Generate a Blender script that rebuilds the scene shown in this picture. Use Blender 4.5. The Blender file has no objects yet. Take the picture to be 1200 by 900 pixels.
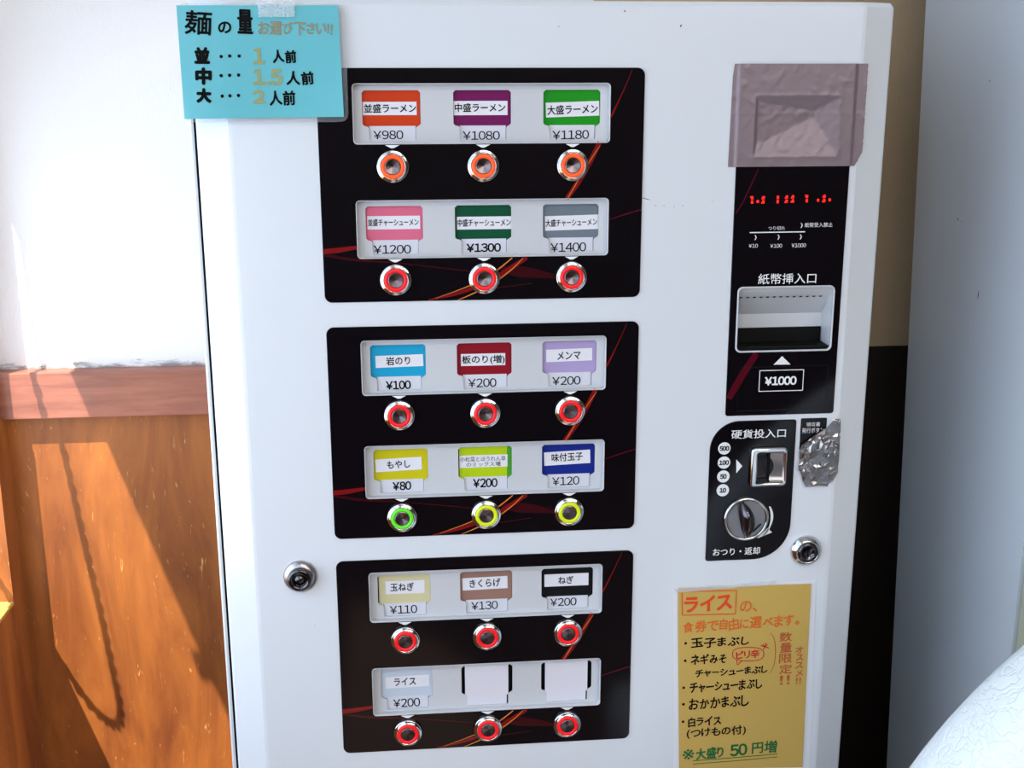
import bpy, bmesh, math, random
from mathutils import Matrix, Vector, noise, geometry
random.seed(4)
PI = math.pi
S = bpy.context.scene
COL = S.collection

# ------------------------------------------------------------------ camera
CAM = Vector((0.0683, -1.0272, -0.0182))
FPX = 1374.89
ROW = (Vector((0.99556, -0.09405, -0.00250)), Vector((-0.02530, -0.24190, -0.96997)), Vector((0.09060, 0.96573, -0.24320)))
def setup_camera(c0, c1, c2, f, loc):
    cd = bpy.data.cameras.new('camera'); cam = bpy.data.objects.new('camera', cd); COL.objects.link(cam)
    z = -c2.normalized(); x = (c0 - c0.dot(z)*z).normalized(); y = z.cross(x)
    m = Matrix((x, y, z)).transposed().to_4x4(); m.translation = loc
    cam.matrix_world = m
    cd.sensor_width = 36; cd.lens = f/1200*36; cd.clip_start = .02
    S.camera = cam
setup_camera(ROW[0], ROW[1], ROW[2], FPX, CAM)
S.view_settings.view_transform = 'Standard'; S.view_settings.look = 'None'
S.view_settings.gamma = 1; S.view_settings.exposure = 0.0; S.view_settings.use_curve_mapping = False

# ------------------------------------------------------------------ world, sun, added fill lights
w = bpy.data.worlds.new('world'); S.world = w; w.use_nodes = True
bg = w.node_tree.nodes['Background']; bg.inputs[0].default_value = (0.68, 0.83, 1.0, 1); bg.inputs[1].default_value = 3.9
SUN = Vector((.68, 1.0, -2.1))
sl = bpy.data.lights.new('sun', 'SUN'); sl.energy = 11; sl.angle = math.radians(.55); sl.color = (1, .95, .86)
so = bpy.data.objects.new('sun', sl); COL.objects.link(so); so.rotation_mode = 'QUATERNION'
so.rotation_quaternion = SUN.to_track_quat('-Z', 'Y'); so.location = (-3, -3, 5)
def area(name, loc, target, sx, sy, energy, color):
    l = bpy.data.lights.new(name, 'AREA'); l.shape = 'RECTANGLE'; l.size = sx; l.size_y = sy; l.energy = energy; l.color = color
    o = bpy.data.objects.new(name, l); COL.objects.link(o); o.location = loc
    o.rotation_mode = 'QUATERNION'; o.rotation_quaternion = (Vector(target)-Vector(loc)).to_track_quat('-Z', 'Y')
    return o
area('rear_fill', (1.0, -3.42, 0.85), (0.5, 0, -.4), 2.6, .7, 34, (1, .97, .92))  # added fill light high behind the camera, no opening in the wall there
area('ceiling_fill', (0.6, -1.9, 1.28), (0.6, -1.9, 0), 1.2, .3, 14, (1, .96, .9))  # added overhead fill for general room brightness

# ------------------------------------------------------------------ materials
def lin(c):
    return tuple(((v/255)/12.92 if v/255 <= .04045 else ((v/255+.055)/1.055)**2.4) for v in c)
M = {}
def mat(name, rgb, rough=.5, metal=0, emit=0, coat=0, alpha=1, spec=.5, bump=None, trans=0, aniso=0):
    m = bpy.data.materials.new(name); m.use_nodes = True; nt = m.node_tree; b = nt.nodes['Principled BSDF']
    c = lin(rgb); b.inputs['Base Color'].default_value = (*c, 1)
    b.inputs['Roughness'].default_value = rough; b.inputs['Metallic'].default_value = metal
    b.inputs['Specular IOR Level'].default_value = spec
    b.inputs['Coat Weight'].default_value = coat; b.inputs['Coat Roughness'].default_value = .05
    b.inputs['Alpha'].default_value = alpha
    b.inputs['Transmission Weight'].default_value = trans
    if emit: b.inputs['Emission Color'].default_value = (*c, 1); b.inputs['Emission Strength'].default_value = emit
    if bump:
        kind, scale, strength, stretch = bump
        tc = nt.nodes.new('ShaderNodeTexCoord'); mp = nt.nodes.new('ShaderNodeMapping'); mp.inputs['Scale'].default_value = stretch
        t = nt.nodes.new('ShaderNodeTexNoise' if kind == 'noise' else 'ShaderNodeTexVoronoi'); t.inputs['Scale'].default_value = scale
        if kind == 'noise': t.inputs['Detail'].default_value = 5
        else: t.feature = 'DISTANCE_TO_EDGE'
        bp = nt.nodes.new('ShaderNodeBump'); bp.inputs['Strength'].default_value = strength; bp.inputs['Distance'].default_value = .002
        nt.links.new(tc.outputs['Object'], mp.inputs['Vector']); nt.links.new(mp.outputs[0], t.inputs['Vector'])
        nt.links.new(t.outputs[0], bp.inputs['Height']); nt.links.new(bp.outputs[0], b.inputs['Normal'])
    if aniso:
        b.inputs['Anisotropic'].default_value = aniso
        tg = nt.nodes.new('ShaderNodeTangent'); tg.direction_type = 'RADIAL'; tg.axis = 'Y'
        nt.links.new(tg.outputs[0], b.inputs['Tangent'])
    M[name] = m; return m
def wood(name, dark, light, sx, sz, rough=.45, fleck=0.0, coat=.15):
    m = mat(name, light, rough, coat=coat); nt = m.node_tree; b = nt.nodes['Principled BSDF']; L = nt.links
    tc = nt.nodes.new('ShaderNodeTexCoord'); mp = nt.nodes.new('ShaderNodeMapping'); mp.inputs['Scale'].default_value = (sx, sx, sz)
    n = nt.nodes.new('ShaderNodeTexNoise'); n.inputs['Scale'].default_value = 1; n.inputs['Detail'].default_value = 8; n.inputs['Roughness'].default_value = .62
    n.inputs['Distortion'].default_value = .6
    r = nt.nodes.new('ShaderNodeValToRGB'); r.color_ramp.elements[0].position = .3; r.color_ramp.elements[1].position = .72
    r.color_ramp.elements[0].color = (*lin(dark), 1); r.color_ramp.elements[1].color = (*lin(light), 1)
    L.new(tc.outputs['Object'], mp.inputs['Vector']); L.new(mp.outputs[0], n.inputs['Vector']); L.new(n.outputs[0], r.inputs[0])
    out = r.outputs[0]
    if fleck:
        mp2 = nt.nodes.new('ShaderNodeMapping'); mp2.inputs['Scale'].default_value = (230, 230, 44); mp2.inputs['Rotation'].default_value = (0, .18, 0)
        n2 = nt.nodes.new('ShaderNodeTexNoise'); n2.inputs['Scale'].default_value = 1; n2.inputs['Detail'].default_value = 2; n2.inputs['Distortion'].default_value = 1.2
        r2 = nt.nodes.new('ShaderNodeValToRGB'); r2.color_ramp.elements[0].position = .68; r2.color_ramp.elements[1].position = .78
        mx = nt.nodes.new('ShaderNodeMix'); mx.data_type = 'RGBA'; mx.inputs[7].default_value = (*lin((238, 178, 110)), 1)
        ml = nt.nodes.new('ShaderNodeMath'); ml.operation = 'MULTIPLY'; ml.inputs[1].default_value = fleck
        L.new(tc.outputs['Object'], mp2.inputs['Vector']); L.new(mp2.outputs[0], n2.inputs['Vector']); L.new(n2.outputs[0], r2.inputs[0])
        L.new(r2.outputs[0], ml.inputs[0]); L.new(ml.outputs[0], mx.inputs[0]); L.new(out, mx.inputs[6]); out = mx.outputs[2]
    L.new(out, b.inputs['Base Color'])
    bp = nt.nodes.new('ShaderNodeBump'); bp.inputs['Strength'].default_value = .15; bp.inputs['Distance'].default_value = .001
    L.new(n.outputs[0], bp.inputs['Height']); L.new(bp.outputs[0], b.inputs['Normal'])
    return m
def wallpaper(name='wallpaper', rgb=(233, 228, 228)):
    m = mat(name, rgb, .85, spec=.2); nt = m.node_tree; b = nt.nodes['Principled BSDF']; L = nt.links
    tc = nt.nodes.new('ShaderNodeTexCoord'); mp = nt.nodes.new('ShaderNodeMapping'); mp.inputs['Scale'].default_value = (420, 420, 170)
    n = nt.nodes.new('ShaderNodeTexNoise'); n.inputs['Scale'].default_value = 1; n.inputs['Detail'].default_value = 3
    bp = nt.nodes.new('ShaderNodeBump'); bp.inputs['Strength'].default_value = .55; bp.inputs['Distance'].default_value = .0012
    L.new(tc.outputs['Object'], mp.inputs['Vector']); L.new(mp.outputs[0], n.inputs['Vector']); L.new(n.outputs[0], bp.inputs['Height']); L.new(bp.outputs[0], b.inputs['Normal'])
    # grime gathered along the bottom edge of the paper, a ragged band just above the wooden rail
    sp = nt.nodes.new('ShaderNodeSeparateXYZ'); L.new(tc.outputs['Object'], sp.inputs[0])
    mr = nt.nodes.new('ShaderNodeMapRange'); mr.inputs[1].default_value = -.345; mr.inputs[2].default_value = -.326; mr.inputs[3].default_value = .42; mr.inputs[4].default_value = 0
    L.new(sp.outputs[2], mr.inputs[0])
    mp3 = nt.nodes.new('ShaderNodeMapping'); mp3.inputs['Scale'].default_value = (38, 38, 160)
    n3 = nt.nodes.new('ShaderNodeTexNoise'); n3.inputs['Scale'].default_value = 1; n3.inputs['Detail'].default_value = 6; n3.inputs['Roughness'].default_value = .7
    L.new(tc.outputs['Object'], mp3.inputs['Vector']); L.new(mp3.outputs[0], n3.inputs['Vector'])
    ml = nt.nodes.new('ShaderNodeMath'); ml.operation = 'ADD'; L.new(mr.outputs[0], ml.inputs[0]); L.new(n3.outputs[0], ml.inputs[1])
    rp = nt.nodes.new('ShaderNodeValToRGB'); rp.color_ramp.elements[0].position = .78; rp.color_ramp.elements[1].position = .98
    rp.color_ramp.elements[0].color = (*lin(rgb), 1); rp.color_ramp.elements[1].color = (*lin((150, 144, 138)), 1)
    L.new(ml.outputs[0], rp.inputs[0]); L.new(rp.outputs[0], b.inputs['Base Color'])
wallpaper(); wallpaper('shaded_wallpaper', (192, 166, 134))  # tan copy: the dim light beside the cabinet is put into the paper colour
mat('shaded_wainscot', (30, 18, 12), .5)  # wainscot in the gap, its deep shade painted into the colour
wood('wainscot_wood', (116, 60, 27), (186, 110, 46), 16, 3.2, .5, .6, 0)
wood('rail_wood', (132, 78, 60), (172, 106, 84), 9, 90, .5)
wood('sill_wood', (176, 134, 60), (226, 186, 100), 30, 30, .3)
wood('dark_floor', (88, 70, 56), (120, 96, 78), 5, 5, .4)
mat('ceiling_paint', (225, 222, 216), .8)
mat('room_wall', (96, 84, 76), .8)
mat('machine_white', (226, 229, 236), .22, coat=.35)
mat('machine_side', (232, 233, 236), .35)
mat('gasket', (8, 8, 10), .9, spec=.1)
mat('gloss_black', (12, 8, 14), .09, spec=.35)
mat('strip_white', (206, 207, 212), .3)
mat('chrome', (222, 222, 226), .1, 1)
mat('satin_steel', (176, 170, 172), .3, 1)
mat('brushed_cap', (120, 108, 112), .24, 1, aniso=.6)
mat('dark_chrome', (92, 90, 96), .16, 1)
mat('slit_black', (4, 4, 5), .6, spec=.2)
mat('white_print', (240, 240, 242), .4)
mat('ink_black', (6, 6, 8), .7, spec=.12)
mat('paper_white', (232, 230, 238), .6)
mat('price_paper', (216, 216, 226), .55)
mat('blank_card', (226, 222, 232), .5)
mat('stripe_red', (128, 18, 22), .12)
mat('stripe_deep', (56, 8, 16), .12)
mat('stripe_gold', (222, 128, 52), .12)
mat('stripe_wine', (84, 10, 28), .12)
mat('faint_grey', (30, 24, 32), .2)
mat('led_red', (255, 26, 18), .4, emit=2.2)
mat('ring_red', (236, 22, 30), .35, emit=.30)
mat('ring_orange', (250, 88, 30), .35, emit=.35)
mat('ring_green', (90, 210, 40), .35, emit=.3)
mat('ring_yellow', (200, 214, 20), .35, emit=.3)
mat('blue_paper', (98, 186, 198), .4, coat=.2, bump=('noise', 14, .25, (1, 1, 1)))
mat('yellow_paper', (204, 168, 86), .6, bump=('noise', 9, .3, (1, 1, 1)))
mat('clear_film', (235, 240, 245), .12, alpha=.3, spec=.8, bump=('noise', 120, .5, (1, 1, 1)))
mat('sleeve_film', (200, 204, 212), .25, alpha=.12)
mat('sleeve_white', (232, 232, 238), .35)
mat('faded_ochre', (150, 158, 110), .6)
mat('faded_brown', (142, 140, 116), .6)
mat('orange_ink', (224, 108, 30), .6)
mat('red_orange_ink', (226, 74, 26), .6)
mat('brick_ink', (190, 92, 50), .6)
mat('red_ink', (206, 32, 28), .6)
mat('green_ink', (16, 104, 52), .6)
mat('duct_tape', (140, 123, 130), .40, .35, bump=('noise', 160, .1, (1, 1, 1)))
mat('foil_tape', (176, 172, 176), .24, .95)
mat('cabinet_white', (206, 212, 220), .38)
mat('edge_beige', (186, 186, 160), .6)
mat('chip_dark', (70, 70, 76), .7)
mat('chair_vinyl', (232, 238, 242), .4, bump=('voronoi', 1, .0, (1, 1, 1)))
mat('cord_cream', (176, 160, 130), .7)
mat('grey_plastic', (150, 150, 156), .4)
# crinkled vinyl: layered ridged noise bump
def crinkle():
    m = M['chair_vinyl']; nt = m.node_tree; b = nt.nodes['Principled BSDF']; L = nt.links
    tc = nt.nodes.new('ShaderNodeTexCoord')
    n0 = nt.nodes.new('ShaderNodeTexNoise'); n0.inputs['Scale'].default_value = 26
    ad = nt.nodes.new('ShaderNodeVectorMath'); ad.operation = 'MULTIPLY_ADD'; ad.inputs[1].default_value = (.06, .06, .06)
    L.new(tc.outputs['Object'], n0.inputs['Vector']); L.new(n0.outputs['Color'], ad.inputs[0]); L.new(tc.outputs['Object'], ad.inputs[2])
    v = nt.nodes.new('ShaderNodeTexNoise'); v.inputs['Scale'].default_value = 75; v.inputs['Detail'].default_value = 2
    L.new(ad.outputs[0], v.inputs['Vector'])
    sb = nt.nodes.new('ShaderNodeMath'); sb.operation = 'SUBTRACT'; sb.inputs[1].default_value = .5; L.new(v.outputs[0], sb.inputs[0])
    ab = nt.nodes.new('ShaderNodeMath'); ab.operation = 'ABSOLUTE'; L.new(sb.outputs[0], ab.inputs[0])
    mr = nt.nodes.new('ShaderNodeMapRange'); mr.inputs[2].default_value = .06; L.new(ab.outputs[0], mr.inputs[0])
    bp = nt.nodes.new('ShaderNodeBump'); bp.inputs['Strength'].default_value = .35; bp.inputs['Distance'].default_value = .002
    L.new(mr.outputs[0], bp.inputs['Height']); L.new(bp.outputs[0], b.inputs['Normal'])
crinkle()
def blind_mat():
    m = bpy.data.materials.new('blind_fabric'); m.use_nodes = True; nt = m.node_tree; nt.nodes.clear()
    o = nt.nodes.new('ShaderNodeOutputMaterial'); t = nt.nodes.new('ShaderNodeBsdfTranslucent'); d = nt.nodes.new('ShaderNodeBsdfDiffuse'); x = nt.nodes.new('ShaderNodeMixShader')
    t.inputs[0].default_value = (.86, .92, .97, 1); d.inputs[0].default_value = (.9, .9, .88, 1); x.inputs[0].default_value = .45
    nt.links.new(t.outputs[0], x.inputs[1]); nt.links.new(d.outputs[0], x.inputs[2]); nt.links.new(x.outputs[0], o.inputs[0]); M['blind_fabric'] = m
blind_mat()

# ------------------------------------------------------------------ helpers
def wm(o):
    m = Matrix.LocRotScale(o.location, o.rotation_euler, o.scale)
    return m if o.parent is None else wm(o.parent) @ o.matrix_parent_inverse @ m
def adopt(o, parent):
    if parent is not None:
        o.parent = parent; o.matrix_parent_inverse = wm(parent).inverted()
    return o
def link(name, me, m=None, parent=None, loc=(0, 0, 0), smooth=False):
    if m is not None and not me.materials: me.materials.append(M[m] if isinstance(m, str) else m)
    if smooth:
        for p in me.polygons: p.use_smooth = True
    o = bpy.data.objects.new(name, me); COL.objects.link(o); o.location = loc
    return adopt(o, parent)
def tag(o, label=None, cat=None, group=None, kind=None):
    for k, v in (('label', label), ('category', cat), ('group', group), ('kind', kind)):
        if v: o[k] = v
    return o
def thing(name, label, cat, loc, group=None):
    o = bpy.data.objects.new(name, None); COL.objects.link(o); o.location = loc; o.empty_display_size = .05
    return tag(o, label, cat, group)
def bm_mesh(bm, name='m'):
    bmesh.ops.recalc_face_normals(bm, faces=bm.faces)
    me = bpy.data.meshes.new(name); bm.to_mesh(me); bm.free(); return me
def box(bm, x0, x1, y0, y1, z0, z1, bev=0):
    r = bmesh.ops.create_cube(bm, size=1, matrix=Matrix.LocRotScale(Vector(((x0+x1)/2, (y0+y1)/2, (z0+z1)/2)), None, Vector((abs(x1-x0), abs(y1-y0), abs(z1-z0)))))
    if bev:
        es = list({e for v in r['verts'] for e in v.link_edges})
        bmesh.ops.bevel(bm, geom=es, offset=bev, segments=2, affect='EDGES', profile=.5)
def box_obj(name, m, parent, *a, bev=0, **k):
    bm = bmesh.new(); box(bm, *a, bev=bev); return link(name, bm_mesh(bm), m, parent, **k)
def pyd(verts, faces):
    me = bpy.data.meshes.new('m'); me.from_pydata(verts, [], faces); me.update(); return me
def rrect(x0, x1, z0, z1, r=.003, n=6, rs=None):
    # rounded rectangle outline; rs = radii for TL, TR, BR, BL
    rs = rs or (r, r, r, r); out = []
    for (cx, cz, a0, q) in ((x0, z1, 180, 0), (x1, z1, 90, 1), (x1, z0, 0, 2), (x0, z0, -90, 3)):
        rr = rs[q]; ccx = cx + rr*(1 if cx == x0 else -1); ccz = cz + rr*(-1 if cz == z1 else 1)
        k = n if rr < .01 else 16
        for i in range(k+1):
            a = math.radians(a0 - 90*i/k); out.append((ccx+rr*math.cos(a), ccz+rr*math.sin(a)))
    return out
def tmp_mesh(data):
    o = bpy.data.objects.new('tmp', data); COL.objects.link(o)
    dg = bpy.context.evaluated_depsgraph_get(); dg.update()
    me = bpy.data.meshes.new_from_object(o.evaluated_get(dg))
    bpy.data.objects.remove(o); bpy.data.curves.remove(data); me.materials.clear()
    return me
def shape(loops, y, depth=0, bev=0):
    """plate in the X-Z plane; its front face lies at y, its back at y+depth; loops may hold holes"""
    c = bpy.data.curves.new('c', 'CURVE'); c.dimensions = '2D'; c.fill_mode = 'BOTH'
    for l in loops:
        s = c.splines.new('POLY'); s.points.add(len(l)-1); s.use_cyclic_u = True
        for p, q in zip(s.points, l): p.co = (q[0], q[1], 0, 1)
    c.extrude = max(depth/2 - bev, 0); c.bevel_depth = bev; c.bevel_resolution = 1
    if bev: c.offset = -bev
    me = tmp_mesh(c)
    for v in me.vertices:
        x, yy, z = v.co; v.co = (x, y + depth/2 - z, yy)
    return me
def shape_obj(name, m, parent, loops, y, depth=0, bev=0, **k):
    return link(name, shape(loops, y, depth, bev), m, parent, **k)
GC = {}
def glyph(ch):
    if ch not in GC:
        c = bpy.data.curves.new('t', 'FONT'); c.body = ch; c.size = 1; c.resolution_u = 3
        me = tmp_mesh(c)
        GC[ch] = ([tuple(v.co)[:2] for v in me.vertices], [tuple(p.vertices) for p in me.polygons]); bpy.data.meshes.remove(me)
    return GC[ch]
WIDE = str.maketrans('0123456789¥', '０１２３４５６７８９￥')
def text_data(items, y):
    """items: (string, (x0, x1, z0, z1), stroke weight in m, jitter, tilt) -> flat ink lying at y"""
    V, F = [], []
    for it in items:
        s, (x0, x1, z0, z1) = it[0], it[1]; wt = it[2] if len(it) > 2 else 0; jit = it[3] if len(it) > 3 else 0; tilt = it[4] if len(it) > 4 else 0
        s = s.translate(WIDE)
        vs, fs = [], []
        if all(ch in '０１２３４５６７８９￥.' for ch in s):
            pen = 0
            for ch in s:
                v, f = glyph(ch); xs = [a for a, b in v]; b0 = len(vs); w_ = max(xs)-min(xs); cell = .22 if ch == '.' else (w_ if ch == '￥' else .47)
                off = pen + (cell-w_)/2 - min(xs)
                if ch == '１': off -= .01
                vs += [(a+off, b) for a, b in v]; fs += [[i+b0 for i in q] for q in f]; pen += cell + .09
        elif jit == 0:
            v, f = glyph(s); vs = list(v); fs = [list(q) for q in f]
        else:
            pen = 0
            for ch in s:
                v, f = glyph(ch)
                if not v: pen += .5; continue
                xs = [a for a, b in v]; a = random.uniform(-1, 1)*jit*.10; sc = 1 + random.uniform(-1, 1)*jit*.09; dz = random.uniform(-1, 1)*jit*.04
                cx, cz = (min(xs)+max(xs))/2, .38; b0 = len(vs)
                adv = max(max(xs)-min(xs) + .14, .30)
                for (px_, pz_) in v:
                    dx, dq = (px_-cx)*sc, (pz_-cz)*sc
                    vs.append((pen+adv/2+dx*math.cos(a)-dq*math.sin(a), cz+dz+dx*math.sin(a)+dq*math.cos(a)+dx*jit*.05))
                fs += [[i+b0 for i in q] for q in f]; pen += adv
        if not vs: continue
        ax, bx_ = min(v[0] for v in vs), max(v[0] for v in vs); az, bz = min(v[1] for v in vs), max(v[1] for v in vs)
        mx, mz = (x0+x1)/2, (z0+z1)/2; t = math.radians(tilt); wd, hg = x1-x0-2*wt, z1-z0-2*wt
        ks = [(0, 0)] if wt == 0 else [(math.cos(k*PI/4), math.sin(k*PI/4)) for k in range(8)]+[(0, 0)]
        for n, (ox, oz) in enumerate(ks):
            b0 = len(V)
            for (a, b) in vs:
                X = (a-(ax+bx_)/2)/(bx_-ax)*wd+ox*wt; Z = (b-(az+bz)/2)/max(bz-az, 1e-6)*hg+oz*wt
                V.append((mx+X*math.cos(t)-Z*math.sin(t), y-n*4e-6, mz+X*math.sin(t)+Z*math.cos(t)))
            F += [[i+b0 for i in q] for q in fs]
    return V, F
def text_obj(name, m, parent, items, y, **k):
    for it in items:
        V, F = text_data([it], y); o = link(name, pyd(V, F), m, parent, **k)
    return o
def lathe(prof, n=40, c=(0, 0, 0), close=False):
    """revolve (radius, y) pairs about an axis through c that points out of the machine"""
    V, F = [], []
    for r, yy in prof:
        for i in range(n):
            a = 2*PI*i/n; V.append((c[0]+r*math.cos(a), c[1]+yy, c[2]+r*math.sin(a)))
    for j in range(len(prof)-1):
        for i in range(n): F.append((j*n+i, j*n+(i+1) % n, (j+1)*n+(i+1) % n, (j+1)*n+i))
    if close: F.append(tuple((len(prof)-1)*n+i for i in range(n)))
    return pyd(V, F)
# photograph pixel -> point on the machine's front plane (y = 0), in (x, z)
def D(px_, py_):
    d = ROW[0]*((px_-600)/FPX) + ROW[1]*((py_-450)/FPX) + ROW[2]
    t = -CAM.y/d.y; return (CAM.x+t*d.x, CAM.z+t*d.z)
def Q(off, s):
    return lambda x, y: D(off[0]+x/s, off[1]+y/s)
def bb(q, x0, y0, x1, y1):
    a = q(x0, (y0+y1)/2); b = q(x1, (y0+y1)/2); c = q((x0+x1)/2, y0); d = q((x0+x1)/2, y1)
    return (a[0], b[0], d[1], c[1])

# ------------------------------------------------------------------ the room
YW, X0, ZS, ZH, YJ, FL, CE = .40, -.418, -.626, -.036, .358, -1.55, 1.30
def struct(name, m, bm):
    o = link(name, bm_mesh(bm), m); o['kind'] = 'structure'; return o
b = bmesh.new(); box(b, -1.2, 3.2, -3.6, .6, FL-.05, FL); struct('floor', 'dark_floor', b)
b = bmesh.new(); box(b, -.56, 3.2, -3.6, .6, CE, CE+.05); struct('ceiling', 'ceiling_paint', b)
b = bmesh.new(); box(b, -.56, 3.2, YW+.004, .6, FL, CE); struct('wall_back', 'wallpaper', b)
b = bmesh.new(); box(b, X0, .30, YW, YW+.004, FL, -.36); o = struct('trim_1', 'wainscot_wood', b)
b = bmesh.new(); box(b, X0, .30, YW-.018, YW+.004, -.402, -.3445, bev=.0015); struct('trim_2', 'rail_wood', b)
b = bmesh.new(); box(b, .30, 3.1, YW-.004, YW+.004, FL, -.3395); struct('trim_5', 'shaded_wainscot', b)  # same wall continued right of the machine, with shade painted in
b = bmesh.new(); box(b, .30, 3.1, YW, YW+.004, -.3395, CE); struct('trim_6', 'shaded_wallpaper', b)
b = bmesh.new(); box(b, 3.1, 3.2, -3.6, YW, FL, CE); struct('wall_right', 'room_wall', b)
b = bmesh.new(); box(b, -.56, 3.2, -3.6, -3.5, FL, CE); struct('wall_rear', 'room_wall', b)
# left wall: solid below the sill, at the corner, and beyond the two window openings
b = bmesh.new()
box(b, X0-.14, X0, -3.5, YW, FL, ZS-.005)
box(b, X0-.14, X0, YJ, YW+.004, -.36, CE)
box(b, X0-.14, X0, -3.5, YJ, .92, CE)
box(b, X0-.14, X0, -1.3, -1.1, ZS-.03, .92)
box(b, X0-.14, X0, -3.5, -3.1, ZS-.03, .92)
struct('wall_left', 'wallpaper', b)
b = bmesh.new(); box(b, X0-.14, X0+.001, YJ-.0015, YW, ZS-.005, -.36); box(b, X0, X0+.001, -1.3, YW, FL, ZS-.005); struct('trim_3', 'wainscot_wood', b)
b = bmesh.new(); box(b, X0-.14, X0+.001, -3.1, YJ, ZS-.005, ZS, bev=.001); struct('trim_4', 'sill_wood', b)
b = bmesh.new()
for (ya, yb) in ((-1.1, YJ-.0015), (-3.1, -1.3)):
    for (y0, y1, z0, z1) in ((ya, ya+.03, ZS, .92), (yb-.03, yb, ZS, .92), (ya+.03, yb-.03, .89, .92), (ya+.03, yb-.03, ZS, ZS+.012)):
        box(b, X0-.14, X0-.115, y0, y1, z0, z1)
o = struct('window_1', 'grey_plastic', b)

bl = thing('roller_blind', 'white fabric roller blind half lowered over the window at the left wall', 'blind', (X0-.01, -.37, ZH))
bm = bmesh.new(); box(bm, X0-.008, X0-.007, -1.09, YJ-.004, ZH, .90); link('blind_cloth', bm_mesh(bm), 'blind_fabric', bl)
box_obj('hem_bar', 'grey_plastic', bl, X0-.011, X0-.004, -1.09, YJ-.004, ZH-.006, ZH+.012, bev=.001)
me = lathe([(.004, -.006), (.010, -.006), (.010, .006), (.004, .006), (.004, -.006)], 20)
bm = bmesh.new(); bm.from_mesh(me); bmesh.ops.rotate(bm, verts=bm.verts, cent=(0, 0, 0), matrix=Matrix.Rotation(PI/2, 3, 'Z'))
box(bm, -.001, .001, -.002, .002, .008, .025); bmesh.ops.translate(bm, verts=bm.verts, vec=(X0-.0075, .075, ZH-.028)); link('pull_ring', bm_mesh(bm), 'grey_plastic', bl)
# twisted operating cord, hanging in the window and trailing onto the sill
cp = [Vector((-.412, y, z)) for y, z in ((.352, -.05), (.350, -.10), (.342, -.19), (.318, -.245), (.298, -.315), (.280, -.38), (.265, -.44))]
cp += [Vector(p) for p in ((-.413, .253, -.495), (-.418, .257, -.526), (-.424, .282, -.558), (-.430, .305, -.5685), (-.436, .328, -.571), (-.442, .356, -.578))]
def smooth_path(P, k=8):
    out = []
    for i in range(len(P)-1):
        p0, p1, p2, p3 = P[max(i-1, 0)], P[i], P[i+1], P[min(i+2, len(P)-1)]
        for j in range(k):
            t = j/k; out.append(.5*((2*p1)+(p2-p0)*t+(2*p0-5*p1+4*p2-p3)*t*t+(3*p1-p0-3*p2+p3)*t**3))
    return out+[P[-1]]
def tube(bm, path, r, n=8):
    rings = []
    for i, p in enumerate(path):
        t = (path[min(i+1, len(path)-1)]-path[max(i-1, 0)]).normalized(); u = t.orthogonal().normalized() if i == 0 else (rings[-1][1] - rings[-1][1].dot(t)*t).normalized()
        v = t.cross(u); rr = r(i/(len(path)-1)) if callable(r) else r
        rings.append(([bm.verts.new(p+rr*(math.cos(2*PI*k/n)*u+math.sin(2*PI*k/n)*v)) for k in range(n)], u))
    for a, c in zip(rings, rings[1:]):
        for k in range(n): bm.faces.new((a[0][k], a[0][(k+1) % n], c[0][(k+1) % n], c[0][k]))
    bm.faces.new(rings[0][0]); bm.faces.new(rings[-1][0])
sp = smooth_path(cp, 10); L = 0; pos = [0]
for a, c in zip(sp, sp[1:]): L += (c-a).length; pos.append(L)
bm = bmesh.new()
for ph in (0, PI):
    path = []
    for p, l in zip(sp, pos):
        a = ph + l*2*PI/.03; path.append(p+Vector((math.cos(a)*.0022, math.sin(a)*.0022, 0)))
    tube(bm, path, .0026, 6)
link('pull_cord', bm_mesh(bm), 'cord_cream', bl, smooth=True)

# ------------------------------------------------------------------ the ticket machine
MX0, MX1, ZT, ZB = -.103, .5025, .0545, -1.36
vm = thing('ticket_vending_machine', 'white meal ticket vending machine with three glossy black button panels', 'vending machine', (.2, .2, FL))
SLOT = (.3712, .4588, -.2508, -.1930)
RECT = (.3785, .4538, -.0752, -.0248)
PW, PH, PP = .28, .199, .2211
BX, BY, BC, BR = .0624, .0818, .0777, .0978
WX, WY, WW, WH = .0297, .0126, .2208, .0505
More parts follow.
